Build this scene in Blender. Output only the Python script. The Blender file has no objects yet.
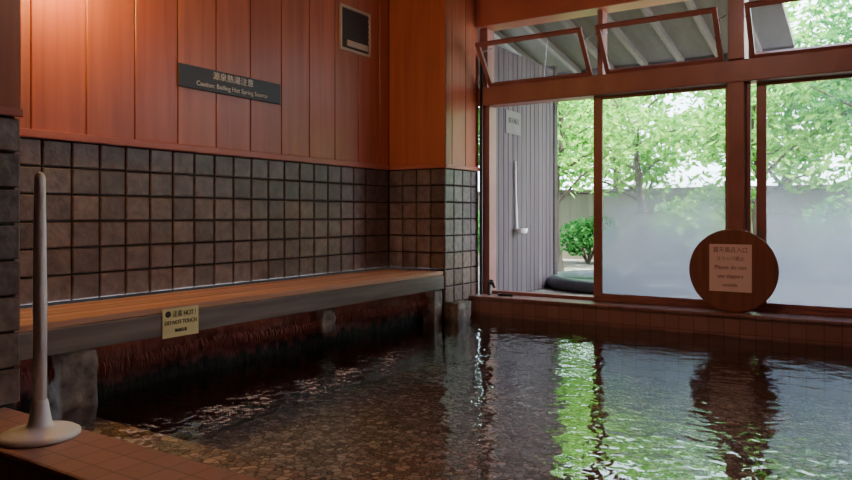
import bpy, bmesh, math, random
from mathutils import Vector, Matrix, noise as mnoise
random.seed(7)
C = bpy.context.scene.collection
CAMZ = 0.91

# ------------------------------------------------------------ materials
def newmat(name):
    m = bpy.data.materials.new(name); m.use_nodes = True
    nt = m.node_tree; nt.nodes.clear()
    out = nt.nodes.new('ShaderNodeOutputMaterial')
    return m, nt, out
def N(nt, t, **kw):
    n = nt.nodes.new(t)
    for k, v in kw.items():
        if k in n.inputs: n.inputs[k].default_value = v
        else: setattr(n, k, v)
    return n
def ramp(nt, fac, stops):
    r = nt.nodes.new('ShaderNodeValToRGB')
    e = r.color_ramp.elements
    e[0].position, e[0].color = stops[0][0], (*stops[0][1], 1)
    e[1].position, e[1].color = stops[1][0], (*stops[1][1], 1)
    for p, c in stops[2:]:
        x = e.new(p); x.color = (*c, 1)
    nt.links.new(fac, r.inputs['Fac'])
    return r
def texmap(nt, scale):
    mp = nt.nodes.new('ShaderNodeMapping'); mp.inputs['Scale'].default_value = scale
    geo = nt.nodes.new('ShaderNodeNewGeometry')
    nt.links.new(geo.outputs['Position'], mp.inputs['Vector'])
    return mp.outputs['Vector']
def generic(name, c1, c2, scale=(5,5,5), rough=0.6, bump=0.0, bumpdist=0.01, metal=0.0, tint=False, nscale=1.0, detail=6, distort=0.0, spec=0.5):
    m, nt, out = newmat(name)
    b = nt.nodes.new('ShaderNodeBsdfPrincipled')
    v = texmap(nt, scale)
    no = N(nt, 'ShaderNodeTexNoise', Scale=nscale, Detail=detail, Distortion=distort)
    nt.links.new(v, no.inputs['Vector'])
    r = ramp(nt, no.outputs['Fac'], [(0.3, c1), (0.7, c2)])
    col = r.outputs['Color']
    if tint:
        a = nt.nodes.new('ShaderNodeAttribute'); a.attribute_name = 'tint'
        mx = nt.nodes.new('ShaderNodeMix'); mx.data_type = 'RGBA'; mx.blend_type = 'MULTIPLY'
        mx.inputs[0].default_value = 1.0
        nt.links.new(col, mx.inputs[6]); nt.links.new(a.outputs['Color'], mx.inputs[7])
        col = mx.outputs[2]
    nt.links.new(col, b.inputs['Base Color'])
    b.inputs['Roughness'].default_value = rough
    b.inputs['Metallic'].default_value = metal
    b.inputs['Specular IOR Level'].default_value = spec
    if bump:
        bp = N(nt, 'ShaderNodeBump', Strength=bump, Distance=bumpdist)
        nt.links.new(no.outputs['Fac'], bp.inputs['Height'])
        nt.links.new(bp.outputs['Normal'], b.inputs['Normal'])
    nt.links.new(b.outputs[0], out.inputs[0])
    return m

M_redwall = generic('red_wood_panel', (0.33,0.085,0.043), (0.45,0.125,0.062), (9,9,0.5), 0.38, 0.12, 0.004, tint=True, nscale=2, distort=0.6)
M_redtrim = generic('red_wood_trim', (0.34,0.095,0.065), (0.44,0.13,0.09), (4,4,4), 0.42, 0.1, 0.003)
M_frame = generic('window_frame_wood', (0.26,0.105,0.090), (0.35,0.15,0.13), (5,5,3), 0.42, 0.15, 0.003)
M_tile = generic('rough_stone_tile', (0.105,0.070,0.060), (0.215,0.150,0.130), (14,14,14), 0.42, 0.8, 0.008, tint=True, nscale=1.5)
M_grout = generic('dark_grout', (0.018,0.014,0.013), (0.035,0.027,0.025), (20,20,20), 0.9)
M_bench = generic('bench_wood', (0.46,0.23,0.15), (0.62,0.33,0.22), (14,0.8,14), 0.5, 0.2, 0.003, tint=True, distort=0.5, nscale=1.5)
M_benchfront = generic('weathered_board', (0.12,0.085,0.078), (0.23,0.165,0.15), (14,1,14), 0.6, 0.3, 0.004, nscale=1.5)
M_ceil = generic('ceiling_wood', (0.14,0.05,0.035), (0.19,0.07,0.05), (9,0.5,9), 0.6)
M_plainwall = generic('dark_wall', (0.13,0.06,0.045), (0.17,0.08,0.055), (3,3,3), 0.7)
M_floor = generic('dark_floor', (0.010,0.009,0.009), (0.022,0.018,0.017), (6,6,6), 0.5)  # near-black base colour with faint noise variation
M_white = generic('white_plastic', (0.88,0.84,0.87), (0.90,0.87,0.89), (3,3,3), 0.35)
M_signdark = generic('sign_slate', (0.030,0.030,0.042), (0.04,0.04,0.055), (3,3,3), 0.5)
M_signtext = generic('sign_lettering', (0.66,0.62,0.60), (0.70,0.66,0.64), (3,3,3), 0.6)
M_cream = generic('cream_label', (0.70,0.58,0.27), (0.76,0.64,0.31), (8,8,8), 0.5)
M_black = generic('black_ink', (0.015,0.012,0.012), (0.02,0.02,0.02), (8,8,8), 0.6)
M_inkred = generic('faded_ink', (0.20,0.07,0.07), (0.26,0.10,0.09), (8,8,8), 0.6)
M_paper = generic('pinned_paper', (0.84,0.64,0.64), (0.90,0.70,0.70), (4,4,4), 0.8)
M_disc = generic('sign_disc_wood', (0.17,0.060,0.040), (0.27,0.100,0.06), (14,6,1.2), 0.5, 0.2, 0.003, nscale=1.5, distort=0.5)
M_vent = generic('vent_frame', (0.42,0.32,0.25), (0.48,0.36,0.28), (4,4,4), 0.5)
M_dark = generic('vent_dark', (0.03,0.018,0.014), (0.04,0.025,0.02), (4,4,4), 0.7)
M_metal = generic('grey_metal', (0.22,0.21,0.21), (0.30,0.29,0.29), (4,4,4), 0.35, metal=0.8)
M_pipe = generic('black_pipe', (0.02,0.018,0.018), (0.035,0.03,0.03), (4,4,4), 0.4)
M_rock = generic('mineral_rock', (0.08,0.055,0.048), (0.28,0.21,0.18), (6,6,6), 0.75, 0.9, 0.03, nscale=2)
M_plank = generic('outside_plank', (0.075,0.048,0.058), (0.13,0.088,0.098), (12,12,0.7), 0.7, 0.2, 0.004, tint=True, nscale=1.5)
M_notice = generic('notice_board', (0.12,0.09,0.09), (0.16,0.12,0.12), (8,8,8), 0.6)
M_eave = generic('eave_board', (0.055,0.044,0.040), (0.09,0.075,0.07), (9,1,9), 0.8)
M_rafter = generic('rafter_wood', (0.11,0.09,0.085), (0.16,0.135,0.125), (9,1,9), 0.8)
M_darkwood = generic('dark_outdoor_wood', (0.04,0.028,0.025), (0.07,0.05,0.045), (9,1,9), 0.8)
M_ground = generic('garden_ground', (0.10,0.09,0.075), (0.22,0.20,0.17), (1.2,1.2,1.2), 0.9, 0.5, 0.03, nscale=1.5)
M_gwall = generic('garden_wall_plaster', (0.12,0.11,0.075), (0.20,0.18,0.125), (9,1.5,0.6), 0.9)
M_bark = generic('tree_bark', (0.05,0.035,0.025), (0.12,0.09,0.065), (6,6,1.5), 0.9, 0.6, 0.02, nscale=2)
M_grock = generic('garden_rock', (0.03,0.032,0.042), (0.075,0.08,0.10), (4,4,4), 0.4, 0.7, 0.02, nscale=1.5)

def brickmat(name, c1, c2, mortar, size, rough=0.4):
    m, nt, out = newmat(name)
    b = nt.nodes.new('ShaderNodeBsdfPrincipled')
    geo = nt.nodes.new('ShaderNodeNewGeometry')
    sp = nt.nodes.new('ShaderNodeSeparateXYZ'); nt.links.new(geo.outputs['Position'], sp.inputs[0])
    ad = N(nt, 'ShaderNodeMath', operation='ADD'); nt.links.new(sp.outputs[1], ad.inputs[0]); nt.links.new(sp.outputs[2], ad.inputs[1])
    cb = nt.nodes.new('ShaderNodeCombineXYZ'); nt.links.new(sp.outputs[0], cb.inputs[0]); nt.links.new(ad.outputs[0], cb.inputs[1])
    br = nt.nodes.new('ShaderNodeTexBrick'); br.offset = 0
    br.inputs['Color1'].default_value = (*c1,1); br.inputs['Color2'].default_value = (*c2,1); br.inputs['Mortar'].default_value = (*mortar,1)
    br.inputs['Scale'].default_value = 1; br.inputs['Brick Width'].default_value = size; br.inputs['Row Height'].default_value = size
    br.inputs['Mortar Size'].default_value = 0.003
    nt.links.new(cb.outputs[0], br.inputs['Vector']); nt.links.new(br.outputs['Color'], b.inputs['Base Color'])
    b.inputs['Roughness'].default_value = rough
    bp = N(nt, 'ShaderNodeBump', Strength=0.5, Distance=0.004, invert=True); nt.links.new(br.outputs['Fac'], bp.inputs['Height']); nt.links.new(bp.outputs[0], b.inputs['Normal'])
    nt.links.new(b.outputs[0], out.inputs[0]); return m
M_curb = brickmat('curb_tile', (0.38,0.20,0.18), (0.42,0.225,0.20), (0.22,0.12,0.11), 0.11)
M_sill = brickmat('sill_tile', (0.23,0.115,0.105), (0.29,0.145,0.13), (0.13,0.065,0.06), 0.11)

def pebble_mat(name, mult, warm):
    m, nt, out = newmat(name)
    b = nt.nodes.new('ShaderNodeBsdfPrincipled')
    v = texmap(nt, (1,1,1))
    vo = N(nt, 'ShaderNodeTexVoronoi', Scale=26.0); nt.links.new(v, vo.inputs['Vector'])
    vd = N(nt, 'ShaderNodeTexVoronoi', Scale=26.0); vd.feature='DISTANCE_TO_EDGE'; nt.links.new(v, vd.inputs['Vector'])
    sp = nt.nodes.new('ShaderNodeSeparateColor'); nt.links.new(vo.outputs['Color'], sp.inputs[0])
    def q(a): return (a*mult*(1+warm*0.15), a*mult*(0.88-warm*0.08), a*mult*(0.84-warm*0.26))
    r = ramp(nt, sp.outputs[0], [(0.0,q(0.22)),(1.0,q(0.85)),(0.4,q(0.40)),(0.7,q(0.56))])
    r2 = ramp(nt, vd.outputs['Distance'], [(0.0,(0.2,0.2,0.2)),(0.12,(1,1,1))])
    mx = nt.nodes.new('ShaderNodeMix'); mx.data_type='RGBA'; mx.blend_type='MULTIPLY'; mx.inputs[0].default_value=1
    nt.links.new(r.outputs[0], mx.inputs[6]); nt.links.new(r2.outputs[0], mx.inputs[7]); nt.links.new(mx.outputs[2], b.inputs['Base Color'])
    bp = N(nt, 'ShaderNodeBump', Strength=0.8, Distance=0.015); nt.links.new(vd.outputs['Distance'], bp.inputs['Height']); nt.links.new(bp.outputs[0], b.inputs['Normal'])
    b.inputs['Roughness'].default_value=0.6
    nt.links.new(b.outputs[0], out.inputs[0]); return m
M_peb = pebble_mat('pool_pebbles', 1.1, 0.0)
M_pebstep = pebble_mat('step_pebbles', 1.12, 0.7)

def water_mat():
    m, nt, out = newmat('spring_water')
    v = texmap(nt, (1,1,1))
    n1 = N(nt, 'ShaderNodeTexNoise', Scale=6.0, Detail=1.0, Distortion=0.5); nt.links.new(v, n1.inputs['Vector'])
    n2 = N(nt, 'ShaderNodeTexNoise', Scale=18.0, Detail=0.5, Distortion=0.6); nt.links.new(v, n2.inputs['Vector'])
    b1 = N(nt, 'ShaderNodeBump', Strength=1.0, Distance=0.0055); nt.links.new(n1.outputs['Fac'], b1.inputs['Height'])
    b2 = N(nt, 'ShaderNodeBump', Strength=1.0, Distance=0.0028); nt.links.new(n2.outputs['Fac'], b2.inputs['Height']); nt.links.new(b1.outputs[0], b2.inputs['Normal'])
    fr = N(nt, 'ShaderNodeFresnel', IOR=1.72); nt.links.new(b2.outputs[0], fr.inputs['Normal'])
    gl = N(nt, 'ShaderNodeBsdfGlossy', Roughness=0.01); nt.links.new(b2.outputs[0], gl.inputs['Normal'])
    gl.inputs['Color'].default_value=(0.93,0.98,1,1)
    tr = nt.nodes.new('ShaderNodeBsdfTransparent'); tr.inputs['Color'].default_value=(0.90,0.93,0.95,1)
    mx = nt.nodes.new('ShaderNodeMixShader')
    nt.links.new(fr.outputs[0], mx.inputs[0]); nt.links.new(tr.outputs[0], mx.inputs[1]); nt.links.new(gl.outputs[0], mx.inputs[2])
    nt.links.new(mx.outputs[0], out.inputs[0]); return m
M_water = water_mat()

def glass_mat(name, lo, hi, zlo, zhi):
    m, nt, out = newmat(name)
    geo = nt.nodes.new('ShaderNodeNewGeometry')
    sp = nt.nodes.new('ShaderNodeSeparateXYZ'); nt.links.new(geo.outputs['Position'], sp.inputs[0])
    no = N(nt, 'ShaderNodeTexNoise', Scale=1.6, Detail=4.0); nt.links.new(geo.outputs['Position'], no.inputs['Vector'])
    ad = N(nt, 'ShaderNodeMath', operation='MULTIPLY_ADD'); nt.links.new(no.outputs['Fac'], ad.inputs[0]); ad.inputs[1].default_value=0.8; nt.links.new(sp.outputs[2], ad.inputs[2])
    mr = nt.nodes.new('ShaderNodeMapRange'); nt.links.new(ad.outputs[0], mr.inputs[0])
    mr.interpolation_type='SMOOTHSTEP'
    mr.inputs[1].default_value=zlo+0.4; mr.inputs[2].default_value=zhi+0.4; mr.inputs[3].default_value=lo; mr.inputs[4].default_value=hi
    tr = nt.nodes.new('ShaderNodeBsdfTransparent'); tr.inputs['Color'].default_value=(0.95,0.97,0.97,1)
    tl = nt.nodes.new('ShaderNodeBsdfTranslucent'); tl.inputs['Color'].default_value=(0.50,0.51,0.64,1)
    df = nt.nodes.new('ShaderNodeBsdfDiffuse'); df.inputs['Color'].default_value=(0.50,0.50,0.58,1)
    m0 = nt.nodes.new('ShaderNodeMixShader'); m0.inputs[0].default_value=0.22
    nt.links.new(tl.outputs[0], m0.inputs[1]); nt.links.new(df.outputs[0], m0.inputs[2])
    m1 = nt.nodes.new('ShaderNodeMixShader'); nt.links.new(mr.outputs[0], m1.inputs[0]); nt.links.new(tr.outputs[0], m1.inputs[1]); nt.links.new(m0.outputs[0], m1.inputs[2])
    gl = N(nt, 'ShaderNodeBsdfGlossy', Roughness=0.02)
    fr = N(nt, 'ShaderNodeFresnel', IOR=1.4)
    m2 = nt.nodes.new('ShaderNodeMixShader'); nt.links.new(fr.outputs[0], m2.inputs[0]); nt.links.new(m1.outputs[0], m2.inputs[1]); nt.links.new(gl.outputs[0], m2.inputs[2])
    nt.links.new(m2.outputs[0], out.inputs[0]); return m
M_glass = glass_mat('steamed_glass', 0.80, 0.05, 0.40, 1.35)
M_glasstop = glass_mat('dusty_glass', 0.06, 0.06, 0.0, 5.0)

def leaf_mat(name, c1, c2):
    m, nt, out = newmat(name)
    a = nt.nodes.new('ShaderNodeAttribute'); a.attribute_name='tint'
    sp = nt.nodes.new('ShaderNodeSeparateColor'); nt.links.new(a.outputs['Color'], sp.inputs[0])
    r = ramp(nt, sp.outputs[0], [(0.0,c1),(1.0,c2)])
    d = nt.nodes.new('ShaderNodeBsdfDiffuse'); t = nt.nodes.new('ShaderNodeBsdfTranslucent')
    nt.links.new(r.outputs[0], d.inputs[0]); nt.links.new(r.outputs[0], t.inputs[0])
    mx = nt.nodes.new('ShaderNodeMixShader'); mx.inputs[0].default_value=0.5
    nt.links.new(d.outputs[0], mx.inputs[1]); nt.links.new(t.outputs[0], mx.inputs[2]); nt.links.new(mx.outputs[0], out.inputs[0])
    return m
M_leaf = leaf_mat('leaf_green', (0.05,0.23,0.03), (0.34,0.62,0.13))
M_leafd = leaf_mat('leaf_dark', (0.02,0.12,0.03), (0.12,0.36,0.09))

# ------------------------------------------------------------ helpers
def empty(name, loc=(0,0,0)):
    o = bpy.data.objects.new(name, None); o.location = loc; o.empty_display_size=0.1
    C.objects.link(o); return o
def addobj(name, me, mats, parent=None):
    o = bpy.data.objects.new(name, me)
    for m in (mats if isinstance(mats,(list,tuple)) else [mats]): me.materials.append(m)
    C.objects.link(o)
    if parent: 
        o.parent = parent
        o.matrix_parent_inverse = Matrix.Translation(-parent.location)
    return o
def recenter(o):
    me=o.data
    if not me.vertices: return
    c=sum((v.co for v in me.vertices), Vector())/len(me.vertices)
    me.transform(Matrix.Translation(-c)); o.location=o.location+c
def box(name, mn, mx, mat, bevel=0.0, parent=None):
    me = bpy.data.meshes.new(name); bm = bmesh.new()
    c = [(a+b)/2 for a,b in zip(mn,mx)]; s=[b-a for a,b in zip(mn,mx)]
    bmesh.ops.create_cube(bm, size=1, matrix=Matrix.Diagonal((*s,1)))
    bm.to_mesh(me); bm.free()
    o = addobj(name, me, mat, parent); o.location = c
    if bevel:
        b=o.modifiers.new('bevel','BEVEL'); b.width=bevel; b.segments=2
    return o
def multibox(name, boxes, mat, bevel=0.0, parent=None):
    me = bpy.data.meshes.new(name); bm = bmesh.new()
    for mn,mx in boxes:
        c=[(a+b)/2 for a,b in zip(mn,mx)]; s=[b-a for a,b in zip(mn,mx)]
        bmesh.ops.create_cube(bm,size=1,matrix=Matrix.Translation(c)@Matrix.Diagonal((*s,1)))
    bm.to_mesh(me); bm.free()
    o=addobj(name,me,mat,parent); recenter(o)
    if bevel:
        b=o.modifiers.new('bevel','BEVEL'); b.width=bevel; b.segments=2
    return o
def panels(name, org, U, V, Nn, us, vs, gap, depth, bev, mat, parent=None, tintf=None):
    org,U,V,Nn=Vector(org),Vector(U),Vector(V),Vector(Nn)
    verts=[];faces=[];cols=[]
    flip = U.cross(V).dot(Nn)<0
    for i in range(len(us)-1):
        for j in range(len(vs)-1):
            u0,u1=us[i]+gap/2,us[i+1]-gap/2; v0,v1=vs[j]+gap/2,vs[j+1]-gap/2
            b=len(verts)
            for (d,k) in ((0,0),(depth-bev,0),(depth,bev)):
                for (u,v) in ((u0+k,v0+k),(u1-k,v0+k),(u1-k,v1-k),(u0+k,v1-k)):
                    verts.append(org+U*u+V*v+Nn*d)
            fs=[]
            for l in (0,4):
                for q in range(4):
                    fs.append((b+l+q,b+l+(q+1)%4,b+l+4+(q+1)%4,b+l+4+q))
            fs.append((b+8,b+9,b+10,b+11)); fs.append((b+3,b+2,b+1,b))
            if flip: fs=[tuple(reversed(f)) for f in fs]
            faces+=fs
            t = tintf(i,j) if tintf else (1,1,1)
            cols += [t]*(len(fs))
    me=bpy.data.meshes.new(name); me.from_pydata([tuple(v) for v in verts],[],faces)
    ca=me.color_attributes.new('tint','FLOAT_COLOR','CORNER')
    k=0
    for fi,p in enumerate(me.polygons):
        for _ in p.loop_indices:
            ca.data[k].color=(*cols[fi],1); k+=1
    o=addobj(name,me,mat,parent); recenter(o)
    return o
def arange(a,b,step):
    r=[a]
    while r[-1]+step < b-0.03: r.append(r[-1]+step)
    r.append(b); return r
def lathe(name, prof, mat, loc, seg=40, parent=None):
    me=bpy.data.meshes.new(name); verts=[];faces=[]
    for r,z in prof:
        for k in range(seg):
            a=2*math.pi*k/seg; verts.append((r*math.cos(a),r*math.sin(a),z))
    for i in range(len(prof)-1):
        for k in range(seg):
            faces.append((i*seg+k,i*seg+(k+1)%seg,(i+1)*seg+(k+1)%seg,(i+1)*seg+k))
    faces.append(tuple(reversed(range(seg)))); faces.append(tuple((len(prof)-1)*seg+k for k in range(seg)))
    me.from_pydata(verts,[],faces)
    for p in me.polygons: p.use_smooth=len(p.vertices)==4
    o=addobj(name,me,mat,parent); o.location=loc; return o
def tube(name, pts, rads, mat, parent=None, seg=10):
    me=bpy.data.meshes.new(name); bm=bmesh.new(); tube_bm(bm,pts,rads,seg); bm.to_mesh(me); bm.free()
    for p in me.polygons: p.use_smooth=True
    o=addobj(name,me,mat,parent); recenter(o); return o
def tube_bm(bm, pts, rads, seg=8):
    pts=[Vector(p) for p in pts]; rings=[]
    for i,p in enumerate(pts):
        d=(pts[min(i+1,len(pts)-1)]-pts[max(i-1,0)]).normalized()
        up=Vector((0,0,1)) if abs(d.z)<0.95 else Vector((1,0,0))
        a=d.cross(up).normalized(); b=d.cross(a)
        rings.append([bm.verts.new(p+(a*math.cos(2*math.pi*k/seg)+b*math.sin(2*math.pi*k/seg))*rads[i]) for k in range(seg)])
    for i in range(len(rings)-1):
        for k in range(seg):
            bm.faces.new((rings[i][k],rings[i][(k+1)%seg],rings[i+1][(k+1)%seg],rings[i+1][k]))
    bm.faces.new(rings[0]); bm.faces.new(list(reversed(rings[-1])))
def text(name, body, size, loc, rot, mat, parent, sx=1.0):
    cu=bpy.data.curves.new(name,'FONT'); cu.body=body; cu.size=size; cu.align_x='CENTER'; cu.align_y='CENTER'
    cu.extrude=0.0008; cu.materials.append(mat)
    o=bpy.data.objects.new(name,cu); o.location=loc; o.rotation_euler=rot; o.scale=(sx,1,1); C.objects.link(o)
    o.parent=parent; o.matrix_parent_inverse=Matrix.Translation(-parent.location); return o
RX=(math.pi/2,0,math.pi/2)
RY=(math.pi/2,0,0)
def rock(name, loc, size, mat, parent=None, seed=0, sub=3, rough=0.35):
    me=bpy.data.meshes.new(name); bm=bmesh.new(); bmesh.ops.create_icosphere(bm,subdivisions=sub,radius=1)
    off=Vector((seed*3.1,seed*1.7,seed*2.3))
    for v in bm.verts:
        n=mnoise.noise(v.co*1.2+off)*rough+mnoise.noise(v.co*3.5+off)*rough*0.35
        c=v.co*(1+n); c=Vector([max(-0.85,min(0.85,q)) for q in c])
        v.co=Vector((c.x*size[0],c.y*size[1],c.z*size[2]))
    bm.to_mesh(me); bm.free()
    for p in me.polygons: p.use_smooth=True
    o=addobj(name,me,mat,parent); o.location=loc; return o
def roughblock(name, mn, mx, mat, parent, seed, amp=0.018):
    me=bpy.data.meshes.new(name); bm=bmesh.new(); bmesh.ops.create_cube(bm,size=1)
    bmesh.ops.subdivide_edges(bm,edges=bm.edges[:],cuts=9,use_grid_fill=True)
    s=Vector([b-a for a,b in zip(mn,mx)]); c=Vector([(a+b)/2 for a,b in zip(mn,mx)])
    for v in bm.verts:
        p=Vector((v.co.x*s.x,v.co.y*s.y,v.co.z*s.z)); d=v.co.normalized()
        v.co=p+d*(mnoise.noise(p*14+Vector((seed*2.7,seed,0)))*amp+mnoise.noise(p*40+Vector((seed,0,0)))*amp*0.5)
    bm.to_mesh(me); bm.free()
    for p in me.polygons: p.use_smooth=True
    o=addobj(name,me,mat,parent); o.location=c; return o

# ------------------------------------------------------------ room shell
XL=-3.80; XP=-3.18; Y1=5.26; L=5.90; TOP=3.02; XR=2.2; YN=-1.3
TB=0.43; TT=1.32
box('ceiling',(XL-0.15,YN-0.1,TOP),(XR+0.15,L+0.2,TOP+0.1),M_ceil)
box('floor',(XL-0.1,YN-0.1,-0.06),(XR+0.1,1.22,0.02),M_floor)
wl=empty('wall_left',(XL,3,0))
box('backing',(XL-0.15,YN,-0.5),(XL,L+0.15,TOP),M_grout,parent=wl)
def tt(i,j):
    k=random.uniform(0.75,1.22); top = j>=4
    return (k*(0.88 if top else 1.03),k*(0.94 if top else 0.95),k*(1.05 if top else 0.92))
vs=[TB+k*(TT-TB)/6 for k in range(7)]
panels('tiles',(XL,0,0),(0,1,0),(0,0,1),(1,0,0),arange(1.58,Y1,0.167),vs,0.010,0.015,0.006,M_tile,wl,tt)
def wt(i,j):
    k=random.uniform(0.88,1.10); return (k,k*random.uniform(0.93,1.05),k)
panels('boards',(XL,0,0),(0,1,0),(0,0,1),(1,0,0),[1.40]+arange(1.71,Y1,0.31),[TT+0.04,TOP],0.005,0.02,0.004,M_redwall,wl,wt)
box('trim_rail',(XL,1.58,TT),(XL+0.04,Y1,TT+0.045),M_redtrim,0.006,wl)

pf=empty('pillar',(XP-0.3,(Y1+L)/2,0))
box('core',(XL+0.001,Y1+0.02,-0.5),(XP-0.02,L,TOP-0.001),M_grout,parent=pf)
panels('tiles_front',(0,Y1+0.02,0),(1,0,0),(0,0,1),(0,-1,0),arange(XL+0.02,XP-0.001,0.15),vs,0.010,0.018,0.006,M_tile,pf,tt)
panels('tiles_side',(XP-0.02,0,0),(0,1,0),(0,0,1),(1,0,0),arange(Y1+0.002,L-0.02,0.155),[TB-6*0.148*0.5,TB-0.148*2,TB-0.148]+vs,0.010,0.018,0.006,M_tile,pf,tt)
panels('boards_front',(0,Y1+0.02,0),(1,0,0),(0,0,1),(0,-1,0),[XL+0.02,XP+0.001],[TT+0.03,TOP],0.002,0.02,0.004,M_redwall,pf,wt)
panels('boards_side',(XP-0.02,0,0),(0,1,0),(0,0,1),(1,0,0),[Y1,Y1+0.12,Y1+0.36,L-0.02],[TT+0.03,TOP],0.005,0.02,0.004,M_redwall,pf,wt)
multibox('trim_rail',[((XL+0.041,Y1-0.02,TT),(XP+0.02,Y1,TT+0.035)),((XP,Y1,TT),(XP+0.02,L-0.02,TT+0.035))],M_redtrim,0.004,pf)
XN=-3.04; YE=1.585
pn=empty('pillar',(XN-0.3,1.2,0))
box('core',(XL+0.001,0.9,0.02),(XN-0.02,YE-0.02,TOP-0.001),M_grout,parent=pn)
vs2=[0.121+k*(TT-0.121)/8 for k in range(9)]
panels('tiles_side',(XN-0.02,0,0),(0,1,0),(0,0,1),(1,0,0),arange(0.9,YE,0.167),vs2,0.010,0.018,0.006,M_tile,pn,tt)
panels('tiles_front',(0,YE-0.02,0),(1,0,0),(0,0,1),(0,1,0),arange(XL+0.02,XN,0.15),vs2,0.010,0.018,0.006,M_tile,pn,tt)
panels('boards_side',(XN-0.02,0,0),(0,1,0),(0,0,1),(1,0,0),[0.9,1.24,YE],[TT+0.03,TOP],0.006,0.02,0.004,M_redwall,pn,wt)
panels('boards_front',(0,YE-0.02,0),(1,0,0),(0,0,1),(0,1,0),[XL+0.02,-3.4,XN],[TT+0.03,TOP],0.006,0.02,0.004,M_redwall,pn,wt)
box('trim_rail',(XN,0.9,TT),(XN+0.02,YE,TT+0.035),M_redtrim,0.004,pn)

box('wall_right',(XR,YN,-0.5),(XR+0.15,L+0.15,TOP),M_plainwall)
box('wall_front',(XL,YN-0.15,-0.05),(XR,YN,TOP),M_plainwall)

# ------------------------------------------------------------ pool
pool=empty('bathing_pool',(-0.8,3.6,-0.45))
box('pool_bottom',(-3.42,1.53,-0.48),(XR-0.001,5.69,-0.38),M_peb,parent=pool)
box('entry_step',(-3.3,1.525,-0.38),(1.599,2.05,-0.08),M_pebstep,0.01,pool)
box('right_ledge',(1.6,1.525,-0.38),(XR-0.001,5.684,0.12),M_curb,0.006,pool)
curb=box('pool_curb',(XN+0.001,1.221,-0.48),(XR-0.001,1.52,0.12),M_curb,0.012)
me=bpy.data.meshes.new('pool_water')
me.from_pydata([(-3.34,1.521,0),(1.599,1.521,0),(1.599,5.699,0),(-3.17,5.699,0),(-3.17,5.27,0),(-3.34,5.27,0)],[],[(0,1,2,3,4,5)])
addobj('pool_water',me,M_water)

sill=empty('window_sill',(-0.8,5.8,0))
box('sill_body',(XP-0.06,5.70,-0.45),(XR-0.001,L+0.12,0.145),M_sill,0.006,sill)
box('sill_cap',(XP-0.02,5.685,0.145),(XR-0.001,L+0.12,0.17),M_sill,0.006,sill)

def crust():
    m,nt,out=newmat('mineral_crust')
    b=nt.nodes.new('ShaderNodeBsdfPrincipled'); geo=nt.nodes.new('ShaderNodeNewGeometry')
    sp=nt.nodes.new('ShaderNodeSeparateXYZ'); nt.links.new(geo.outputs['Position'],sp.inputs[0])
    no=N(nt,'ShaderNodeTexNoise',Scale=14.0,Detail=6.0); nt.links.new(geo.outputs['Position'],no.inputs['Vector'])
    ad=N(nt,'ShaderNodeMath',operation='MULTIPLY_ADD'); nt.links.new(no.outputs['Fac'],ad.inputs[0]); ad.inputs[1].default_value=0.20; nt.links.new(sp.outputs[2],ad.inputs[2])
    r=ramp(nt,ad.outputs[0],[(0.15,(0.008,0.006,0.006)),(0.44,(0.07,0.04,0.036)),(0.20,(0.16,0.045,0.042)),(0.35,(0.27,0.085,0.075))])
    nt.links.new(r.outputs[0],b.inputs['Base Color']); b.inputs['Roughness'].default_value=0.7
    b.inputs['Specular IOR Level'].default_value=0.25
    mp=nt.nodes.new('ShaderNodeMapping'); mp.inputs['Scale'].default_value=(1,1,0.35); nt.links.new(geo.outputs['Position'],mp.inputs['Vector'])
    n2=N(nt,'ShaderNodeTexNoise',Scale=60.0,Detail=3.0); nt.links.new(mp.outputs[0],n2.inputs['Vector'])
    bp=N(nt,'ShaderNodeBump',Strength=1.0,Distance=0.012); nt.links.new(n2.outputs['Fac'],bp.inputs['Height']); nt.links.new(bp.outputs[0],b.inputs['Normal'])
    nt.links.new(b.outputs[0],out.inputs[0]); return m
M_crust=crust()
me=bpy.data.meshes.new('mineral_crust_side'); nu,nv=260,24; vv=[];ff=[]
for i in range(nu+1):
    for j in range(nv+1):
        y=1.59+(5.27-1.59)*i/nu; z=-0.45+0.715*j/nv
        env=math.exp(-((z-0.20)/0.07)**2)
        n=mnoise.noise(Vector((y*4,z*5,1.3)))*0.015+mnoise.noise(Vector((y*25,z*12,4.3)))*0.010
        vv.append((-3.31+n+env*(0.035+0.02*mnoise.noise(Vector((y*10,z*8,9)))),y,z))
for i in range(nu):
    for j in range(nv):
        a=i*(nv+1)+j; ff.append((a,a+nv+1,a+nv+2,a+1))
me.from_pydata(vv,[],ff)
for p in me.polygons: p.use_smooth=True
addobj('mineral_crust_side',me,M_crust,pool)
me=bpy.data.meshes.new('drip_fringe'); bm=bmesh.new()
for k in range(900):
    y=random.uniform(1.62,5.24); h=random.uniform(0.015,0.045); zt=0.160+random.uniform(-0.012,0.012)+0.012*math.sin(y*5); x=-3.262+random.uniform(-0.012,0.012)
    r=random.uniform(0.004,0.007)
    tube_bm(bm,[(x-0.012,y,zt+0.02),(x,y,zt),(x+0.002,y,zt-h)],[r*1.6,r,r*0.4],5)
bm.to_mesh(me); bm.free(); addobj('drip_fringe',me,M_crust,pool)
roughblock('support_block_1',(-3.36,1.84,-0.40),(-3.19,2.02,0.262),M_rock,pool,1)
roughblock('support_block_2',(-3.36,3.70,0.10),(-3.22,3.84,0.262),M_rock,pool,2)
roughblock('support_block_3',(-3.36,5.10,-0.40),(-3.19,5.24,0.262),M_rock,pool,3)
roughblock('support_block_4',(-3.18,5.27,-0.40),(-3.06,5.50,0.14),M_rock,pool,4,0.03)

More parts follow.
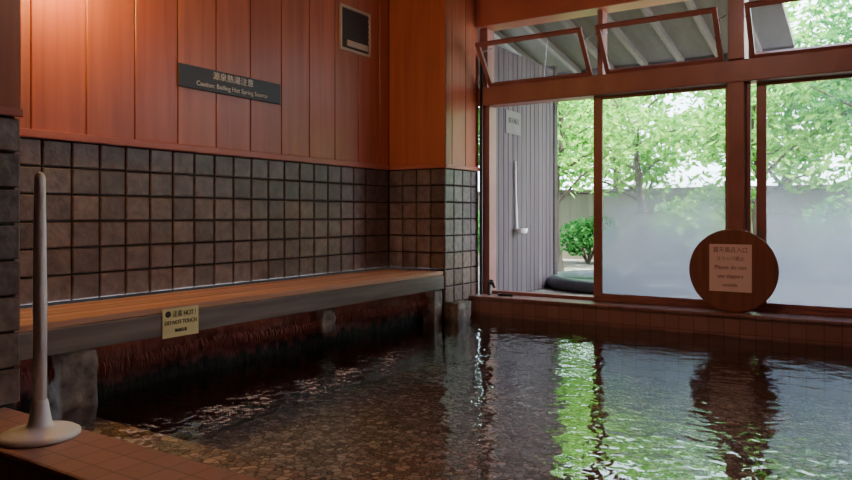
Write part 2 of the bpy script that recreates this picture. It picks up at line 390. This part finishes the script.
# ------------------------------------------------------------ bench
bench=empty('wooden_bench',(-3.48,3.42,0.42))
def bt(i,j):
    k=(0.85,1.1,0.92,1.12,0.95)[i%5]; return (k,k*0.98,k*0.95)
panels('seat_slats',(0,1.60,0.392),(1,0,0),(0,1,0),(0,0,1),[XL+0.02,-3.66,-3.54,-3.42,-3.30,XP],[0,3.655],0.022,0.03,0.004,M_bench,bench,bt)
box('front_apron',(XP-0.035,1.60,0.27),(XP+0.006,5.235,0.389),M_benchfront,0.006,bench)
multibox('bearers',[((XL+0.02,y,0.31),(XP-0.04,y+0.07,0.39)) for y in (1.8,2.7,3.6,4.5,5.1)],M_benchfront,0.0,bench)

lab=empty('hot_warning_label',(XP+0.01,2.49,0.33))
box('label_plate',(XP+0.007,2.376,0.258),(XP+0.011,2.609,0.412),M_cream,0.0,lab)
text('label_symbol','●',0.045,(XP+0.0125,2.41,0.380),RX,M_black,lab)
text('label_line_1','注意 HOT !',0.036,(XP+0.0125,2.515,0.380),RX,M_black,lab,0.85)
text('label_line_2','DO NOT TOUCH',0.031,(XP+0.0125,2.492,0.336),RX,M_black,lab,0.85)
text('label_line_3','熱湯注意',0.020,(XP+0.0125,2.492,0.292),RX,M_black,lab)

sg=empty('hot_spring_caution_sign',(XL+0.03,3.42,1.80))
box('sign_plate',(XL+0.021,2.945,1.735),(XL+0.035,3.855,1.885),M_signdark,0.003,sg)
text('sign_kanji','源泉熱湯注意',0.056,(XL+0.037,3.40,1.842),RX,M_signtext,sg,1.1)
text('sign_english','Caution: Boiling Hot Spring Source',0.044,(XL+0.037,3.40,1.775),RX,M_signtext,sg,1.02)
vt=empty('wall_vent',(XL+0.03,4.8,2.47))
y0,y1,z0,z1=4.55,4.96,2.29,2.67
multibox('vent_frame',[((XL+0.021,y0,z0),(XL+0.04,y1,z0+0.022)),((XL+0.021,y0,z1-0.022),(XL+0.04,y1,z1)),((XL+0.021,y0,z0+0.023),(XL+0.04,y0+0.02,z1-0.023)),((XL+0.021,y1-0.02,z0+0.023),(XL+0.04,y1,z1-0.023))],M_vent,0.002,vt)
box('vent_core',(XL+0.021,y0+0.021,z0+0.023),(XL+0.026,y1-0.021,z1-0.023),M_dark,0,vt)
multibox('vent_slats',[((XL+0.028,y0+0.021,z0+0.10+k*0.045),(XL+0.034,y1-0.021,z0+0.115+k*0.045)) for k in range(6)],M_dark,0,vt)
box('vent_lower_plate',(XL+0.0265,y0+0.09,z0+0.045),(XL+0.04,y1-0.04,z0+0.095),M_vent,0.002,vt)

# ------------------------------------------------------------ white pole stand
ps=empty('white_pole_stand',(-2.515,1.375,0.12))
lathe('pole_base',[(0.126,0.0),(0.133,0.006),(0.131,0.016),(0.118,0.024),(0.085,0.030),(0.050,0.038),(0.040,0.05),(0.034,0.08),(0.028,0.12),(0.0235,0.135)],M_white,(-2.515,1.375,0.1205),parent=ps)
lathe('pole_shaft',[(0.0225,0.125),(0.0225,0.50),(0.020,0.75),(0.0185,0.88),(0.0185,0.915),(0.016,0.93),(0.010,0.94),(0.002,0.943)],M_white,(-2.515,1.375,0.1205),parent=ps,seg=24)

# ------------------------------------------------------------ window wall
HB=1.93; HT=2.10; UB=2.66
wb=empty('wall_back',(-0.8,L,2.0))
box('header_beam',(XP,L-0.06,HB),(XR-0.001,L+0.12,HT),M_frame,0.008,wb)
box('lintel_beam',(XP,L-0.10,UB),(XR-0.001,L+0.12,TOP-0.001),M_redtrim,0.008,wb)
box('jamb_left',(XP,L-0.019,0.171),(-3.07,L+0.12,HB-0.001),M_frame,0.006,wb)
box('jamb_left_upper',(XP,L-0.019,HT+0.001),(-3.09,L+0.12,UB-0.001),M_frame,0.006,wb)
box('post_main',(-0.985,L-0.08,0.171),(-0.865,L+0.12,HB-0.001),M_frame,0.008,wb)
box('post_main_upper',(-0.985,L-0.08,HT+0.001),(-0.865,L+0.12,UB-0.001),M_frame,0.008,wb)
box('mullion_upper',(-2.035,L-0.02,HT+0.001),(-1.985,L+0.10,UB-0.001),M_frame,0.006,wb)
box('post_right',(0.50,L-0.08,0.171),(0.62,L+0.12,HB-0.001),M_frame,0.008,wb)
box('post_right_upper',(0.50,L-0.08,HT+0.001),(0.62,L+0.12,UB-0.001),M_frame,0.008,wb)
box('end_wall',(1.75,L-0.02,0.171),(XR-0.001,L+0.12,HB-0.001),M_redtrim,0.004,wb)
box('end_wall_upper',(1.75,L-0.02,HT+0.001),(XR-0.001,L+0.12,UB-0.001),M_redtrim,0.004,wb)
box('outer_rail',(XP,L+0.03,0.171),(XR-0.46,L+0.1,0.20),M_frame,0.003,wb)

def leaf(name,x0,x1,y,sw=0.05):
    d=empty(name,((x0+x1)/2,y,1.0)); zb,zt=0.201,HB-0.002
    multibox('leaf_frame',[((x0,y-0.018,zb),(x0+sw,y+0.018,zt)),((x1-sw,y-0.018,zb),(x1,y+0.018,zt)),
        ((x0+sw,y-0.018,zb),(x1-sw,y+0.018,zb+0.035)),((x0+sw,y-0.018,zt-0.025),(x1-sw,y+0.018,zt))],M_frame,0.004,d)
    box('leaf_glass',(x0+sw,y-0.003,zb+0.035),(x1-sw,y+0.003,zt-0.025),M_glass,0,d)
    box('leaf_pull',(x0+0.015,y-0.022,0.72),(x0+0.035,y-0.018,0.80),M_metal,0,d)
leaf('door_1',-2.085,-0.945,L+0.045,0.075)
leaf('door_2',-0.80,0.499,L+0.065,0.07)
leaf('door_3',0.622,1.748,L+0.045)
box('door_stop',(-0.864,L+0.0,0.201),(-0.835,L+0.05,HB-0.002),M_frame,0.003,wb)

def sash(name,x0,x1):
    s=empty(name,((x0+x1)/2,L-0.06,HT+0.03))
    H=0.45; T=math.radians(39)
    me=bpy.data.meshes.new('sash_frame'); bm=bmesh.new(); w=0.036; t=0.03
    def bb(a,b):
        c=[(p+q)/2 for p,q in zip(a,b)]; sz=[q-p for p,q in zip(a,b)]
        bmesh.ops.create_cube(bm,size=1,matrix=Matrix.Translation(c)@Matrix.Diagonal((*sz,1)))
    W=x1-x0
    bb((-W/2,-t,0),(-W/2+w,0,H)); bb((W/2-w,-t,0),(W/2,0,H)); bb((-W/2+w,-t,0),(W/2-w,0,w)); bb((-W/2+w,-t,H-w),(W/2-w,0,H))
    bm.to_mesh(me); bm.free()
    o=addobj('sash_frame',me,M_frame,s); 
    me2=bpy.data.meshes.new('sash_glass'); me2.from_pydata([(-W/2+w,-t/2,w),(W/2-w,-t/2,w),(W/2-w,-t/2,H-w),(-W/2+w,-t/2,H-w)],[],[(0,1,2,3)])
    g=addobj('sash_glass',me2,M_glasstop,s)
    for q in (o,g):
        q.location=((x0+x1)/2,L-0.02,HT+0.012); q.rotation_euler=(T,0,0)
    yt=L-0.02-math.sin(T)*H*0.75; zt=HT+0.012+math.cos(T)*H*0.75
    for nm,x in (('stay_left',x0-0.006),('stay_right',x1+0.006)):
        tube(nm,[(x,yt,zt),(x,L+0.02,zt+0.10)],[0.005,0.005],M_metal,s,6)
sash('window_1',-3.06,-2.07); sash('window_2',-1.95,-1.02); sash('window_3',-0.83,0.46); sash('window_4',0.66,1.72)

pp=empty('drain_pipe',(-3.12,5.84,1.0))
tube('riser',[(-3.135,5.845,0.171),(-3.135,5.845,2.4)],[0.014,0.014],M_pipe,pp)
tp=empty('pool_tap',(-3.0,5.80,0.2))
tube('tap_body',[(-3.04,5.82,0.171),(-3.04,5.82,0.26),(-3.03,5.80,0.285),(-2.97,5.76,0.285),(-2.95,5.745,0.25)],[0.018,0.018,0.018,0.015,0.013],M_pipe,tp)
tube('tap_handle',[(-3.06,5.82,0.305),(-3.0,5.82,0.305)],[0.009,0.009],M_pipe,tp)
tube('tap_spout',[(-2.93,5.78,0.185),(-2.78,5.78,0.185)],[0.012,0.012],M_pipe,tp)

# ------------------------------------------------------------ round sign
rd=empty('round_wooden_sign',(-0.915,5.78,0.48))
cx,cy,cz,R=-0.94,5.775,0.488,0.316
me=bpy.data.meshes.new('sign_disc'); bm=bmesh.new()
bmesh.ops.create_cone(bm,cap_ends=True,segments=72,radius1=R,radius2=R,depth=0.028)
bm.to_mesh(me); bm.free(); o=addobj('sign_disc',me,M_disc,rd); o.location=(cx,cy,cz); o.rotation_euler=(math.pi/2,0,0)
b=o.modifiers.new('b','BEVEL'); b.width=0.006; b.segments=2
px,pz=cx-0.015,cz+0.02
multibox('paper_sheet',[((px-0.15,cy-0.017,pz-0.18),(px+0.15,cy-0.0155,pz+0.18))],M_paper,0,rd)
for k,(t,s) in enumerate([('露天風呂入口',0.044),('スリッパ禁止',0.036),('Please do not',0.044),('use slippers',0.042),('outside.',0.038)]):
    text('paper_line_%d'%k,t,s,(px,cy-0.018,pz+0.135-k*0.066),RY,M_inkred,rd,0.93)
for nm,(dx,dz) in {'pin_top':(0,0.155+0.02),'pin_bottom':(0,-0.17)}.items():
    rock(nm,(px+dx,cy-0.019,pz+dz),(0.007,0.004,0.007),M_white,rd,1,2,0.0)

# ------------------------------------------------------------ lamps
def plight(name,loc,e,col,r=0.05,parent=None):
    l=bpy.data.lights.new(name,'POINT'); l.energy=e; l.color=col; l.shadow_soft_size=r
    o=bpy.data.objects.new(name,l); o.location=loc; C.objects.link(o)
    if parent: o.parent=parent; o.matrix_parent_inverse=Matrix.Translation(-parent.location)
    return o
lp=empty('pendant_lamp',(-3.54,2.10,TOP))
tube('pendant_cord',[(-3.54,2.10,TOP-0.002),(-3.54,2.10,2.42)],[0.005,0.005],M_pipe,lp,8)
lathe('pendant_socket',[(0.020,0.0),(0.024,-0.05),(0.016,-0.055),(0.014,0.0)],M_metal,(-3.54,2.10,2.42),parent=lp,seg=20)
plight('pendant_bulb',(-3.54,2.10,2.28),40,(1.0,0.64,0.18),0.05,lp)
cl=empty('interior_fill',(-1.0,3.0,TOP))  # added out-of-view warm fill and mount, brightens the rest of the room
lathe('interior_fill_mount',[(0.12,0.0),(0.12,-0.03),(0.05,-0.05),(0.02,-0.06)],M_metal,(-1.0,3.0,TOP-0.002),parent=cl,seg=24)
plight('interior_fill_point',(-1.0,3.0,2.80),50,(1.0,0.66,0.50),0.1,cl)

# ------------------------------------------------------------ outside
box('garden_ground',(-12,L+0.13,-0.3),(10,20,0.10),M_ground)
fp=empty('outdoor_plank_wall',(-3.15,6.8,0.1))
panels('planks',(-3.12,0,0),(0,1,0),(0,0,1),(1,0,0),arange(6.03,7.50,0.105),[0.101,2.55],0.008,0.018,0.004,M_plank,fp,wt)
box('plank_backing',(-3.2,6.03,0.101),(-3.12,7.50,2.55),M_darkwood,0,fp)
box('corner_post',(-3.2,7.50,0.101),(-3.09,7.59,2.6),M_darkwood,0.005,fp)
ld=empty('long_handled_ladle',(-3.05,6.48,1.1))
tube('ladle_handle',[(-3.085,6.47,1.45),(-3.085,6.48,1.1),(-3.08,6.49,0.78)],[0.010,0.011,0.013],M_white,ld)
lathe('ladle_cup',[(0.045,0.0),(0.055,0.01),(0.062,0.05),(0.058,0.05),(0.04,0.015)],M_white,(-3.03,6.50,0.725),parent=ld,seg=20)
nt_=empty('wall_notice',(-3.1,6.45,1.85)); box('notice_plate',(-3.101,6.28,1.72),(-3.095,6.62,1.95),M_notice,0,nt_)
text('notice_text','露天風呂',0.06,(-3.094,6.45,1.85),RX,M_black,nt_)

ev=empty('eave_roof',(-2.5,7.0,2.9))
me=bpy.data.meshes.new('eave_boards')
ya,za,yb,zb=L+0.14,3.02,8.25,2.67; xa,xb=-6.0,-0.75
me.from_pydata([(xa,ya,za),(xb,ya,za),(xb,yb,zb),(xa,yb,zb),(xa,ya,za+0.06),(xb,ya,za+0.06),(xb,yb,zb+0.06),(xa,yb,zb+0.06)],[],
 [(0,3,2,1),(4,5,6,7),(0,1,5,4),(2,3,7,6),(1,2,6,5),(0,4,7,3)])
addobj('eave_boards',me,M_eave,ev)
me=bpy.data.meshes.new('rafters'); bm=bmesh.new()
x=xa+0.1
while x<xb:
    vs_=[bm.verts.new(p) for p in [(x,ya,za-0.07),(x+0.05,ya,za-0.07),(x+0.05,yb,zb-0.07),(x,yb,zb-0.07),(x,ya,za-0.001),(x+0.05,ya,za-0.001),(x+0.05,yb,zb-0.001),(x,yb,zb-0.001)]]
    for f in [(0,3,2,1),(4,5,6,7),(0,1,5,4),(2,3,7,6),(1,2,6,5),(0,4,7,3)]: bm.faces.new([vs_[q] for q in f])
    x+=0.40
bm.to_mesh(me); bm.free(); addobj('rafters',me,M_rafter,ev)
box('fascia',(xa,yb,zb-0.10),(xb,yb+0.03,zb+0.07),M_darkwood,0,ev)

gw=empty('garden_wall',(-2,12,0.1))
box('wall_face',(-11,12.4,0.10),(9,12.6,1.30),M_gwall,0.01,gw)
box('wall_coping',(-11,12.35,1.301),(9,12.65,1.38),M_darkwood,0.01,gw)

rb=empty('outdoor_stone_tub',(-2.6,8.1,0.1))
lathe('tub_rim',[(0.86,0.0),(0.90,0.06),(0.88,0.11),(0.82,0.135),(0.76,0.135),(0.72,0.11),(0.71,0.05)],M_grock,(-2.40,7.85,0.101),64,rb)
me=bpy.data.meshes.new('tub_water'); me.from_pydata([(-2.40+0.73*math.cos(2*math.pi*k/40),7.85+0.73*math.sin(2*math.pi*k/40),0.20) for k in range(40)],[],[tuple(range(40))])
addobj('tub_water',me,M_water,rb)

def foliage_mesh(name, clusters, mat, parent, leafsize):
    verts=[];faces=[];cols=[]
    for (c,r,n) in clusters:
        c=Vector(c)
        for _ in range(n):
            d=Vector((random.gauss(0,1),random.gauss(0,1),random.gauss(0,1))).normalized()
            p=c+Vector((d.x*r[0],d.y*r[1],d.z*r[2]))*random.uniform(0.45,1)**0.5
            s=leafsize*random.uniform(0.6,1.3)
            a=Vector((random.gauss(0,1),random.gauss(0,1),random.gauss(0,0.7))).normalized()
            b=a.cross(Vector((random.gauss(0,1),random.gauss(0,1),random.gauss(0,1)))).normalized()
            k=len(verts)
            verts+= [p-a*s, p+b*s*0.42-a*s*0.1, p+a*s, p-b*s*0.42-a*s*0.1]
            faces.append((k,k+1,k+2,k+3)); cols.append(random.random())
    me=bpy.data.meshes.new(name); me.from_pydata([tuple(v) for v in verts],[],faces)
    ca=me.color_attributes.new('tint','FLOAT_COLOR','CORNER')
    flat=[]
    for c in cols: flat += [c,c,c,1]*4
    ca.data.foreach_set('color',flat)
    return addobj(name,me,mat,parent)
def tree(x,y,h,spread,mat,ncl=14,n=230,trunk=0.07,leaf=0.08,lowest=0.35):
    t=empty('garden_tree',(x,y,0.1)); g=0.10
    me=bpy.data.meshes.new('trunk'); bm=bmesh.new()
    pts=[Vector((x,y,g-0.05))]; cur=Vector((x,y,g-0.05))
    for k in range(6):
        cur=cur+Vector((random.uniform(-0.1,0.1),random.uniform(-0.1,0.1),h*0.75/6)); pts.append(cur.copy())
    tube_bm(bm,pts,[trunk*(1-0.11*k) for k in range(7)],9)
    cl=[]
    for k in range(ncl):
        f=lowest+(1-lowest)*k/ncl; i=min(5,int(f*6)); base=pts[i].lerp(pts[i+1],f*6-i)
        a=random.uniform(0,2*math.pi); rr=spread*random.uniform(0.45,1.0)*(1.15-0.5*f)
        tip=base+Vector((math.cos(a)*rr,math.sin(a)*rr,random.uniform(0.15,0.55)*h*0.35))
        mid=base.lerp(tip,0.5)+Vector((0,0,0.06))
        tube_bm(bm,[base,mid,tip],[trunk*0.4,trunk*0.25,trunk*0.08],6)
        cl.append((tip,(spread*0.38,spread*0.38,spread*0.26),n))
        cl.append((mid,(spread*0.25,spread*0.25,spread*0.18),n//3))
    bm.to_mesh(me); bm.free()
    for p in me.polygons: p.use_smooth=True
    addobj('trunk',me,M_bark,t)
    foliage_mesh('leaves',cl,mat,t,leaf)
tree(-3.68,9.2,3.2,0.95,M_leaf,14,130,0.06,0.06,0.42)
tree(-5.6,11.2,4.2,1.5,M_leafd,16,260,0.10)
tree(-3.0,11.0,3.6,1.3,M_leaf,14,170,0.08,0.07)
tree(-1.3,10.6,3.4,1.2,M_leaf,14,170,0.07,0.07)
tree(0.3,11.1,4.2,1.5,M_leafd,16,200,0.10,0.07)
tree(2.4,10.8,3.8,1.4,M_leaf,14,200,0.08)
tree(-8.2,11.0,4.4,1.6,M_leafd,14,200,0.10)
tree(-4.5,14.6,5.6,1.9,M_leaf,16,180,0.12,0.11)
tree(-1.5,14.9,5.0,1.9,M_leaf,16,180,0.12,0.11)
tree(1.8,14.6,5.8,1.9,M_leaf,16,180,0.12,0.11)
def bush(x,y,r,h,mat,n=1400):
    t=empty('garden_shrub',(x,y,0.1)); cl=[]
    me=bpy.data.meshes.new('stems'); bm=bmesh.new()
    for k in range(7):
        a=2*math.pi*k/7; tip=Vector((x+math.cos(a)*r*0.5,y+math.sin(a)*r*0.5,0.1+h*random.uniform(0.5,0.8)))
        tube_bm(bm,[(x,y,0.08),tip],[0.02,0.008],6); cl.append((tip,(r*0.55,r*0.55,h*0.38),n//7))
    bm.to_mesh(me); bm.free(); addobj('stems',me,M_bark,t)
    foliage_mesh('leaves',cl,mat,t,0.06)
bush(-4.7,10.4,0.5,0.5,M_leafd); bush(-5.6,10.0,0.5,0.8,M_leafd); bush(-2.1,10.0,0.6,0.9,M_leaf)
bush(-0.2,9.9,0.7,1.0,M_leafd); bush(1.2,9.8,0.7,1.1,M_leaf); bush(-6.9,10.0,0.6,1.0,M_leafd); bush(-4.1,11.4,0.5,0.7,M_leafd)

# ------------------------------------------------------------ light
w=bpy.data.worlds.new('sky'); bpy.context.scene.world=w; w.use_nodes=True
nt=w.node_tree; nt.nodes.clear()
o=nt.nodes.new('ShaderNodeOutputWorld'); bg=nt.nodes.new('ShaderNodeBackground')
bg.inputs[0].default_value=(0.72,0.86,1.0,1); bg.inputs[1].default_value=12.5; nt.links.new(bg.outputs[0],o.inputs[0])
s=bpy.data.lights.new('sun','SUN'); s.energy=40; s.color=(1,0.96,0.86); s.angle=0.01
so=bpy.data.objects.new('sun',s); C.objects.link(so); so.location=(2,12,12)
d=Vector((-0.45,0.10,-1.0)); so.rotation_euler=d.to_track_quat('-Z','Y').to_euler()

# ------------------------------------------------------------ camera
cam=bpy.data.cameras.new('camera'); cam.lens=707/852*36; cam.sensor_width=36; cam.shift_y=-25/852
co=bpy.data.objects.new('camera',cam); C.objects.link(co)
co.location=(0,0,CAMZ); co.rotation_euler=(math.pi/2,0,math.radians(32.7)); cam.clip_start=0.05
bpy.context.scene.camera=co
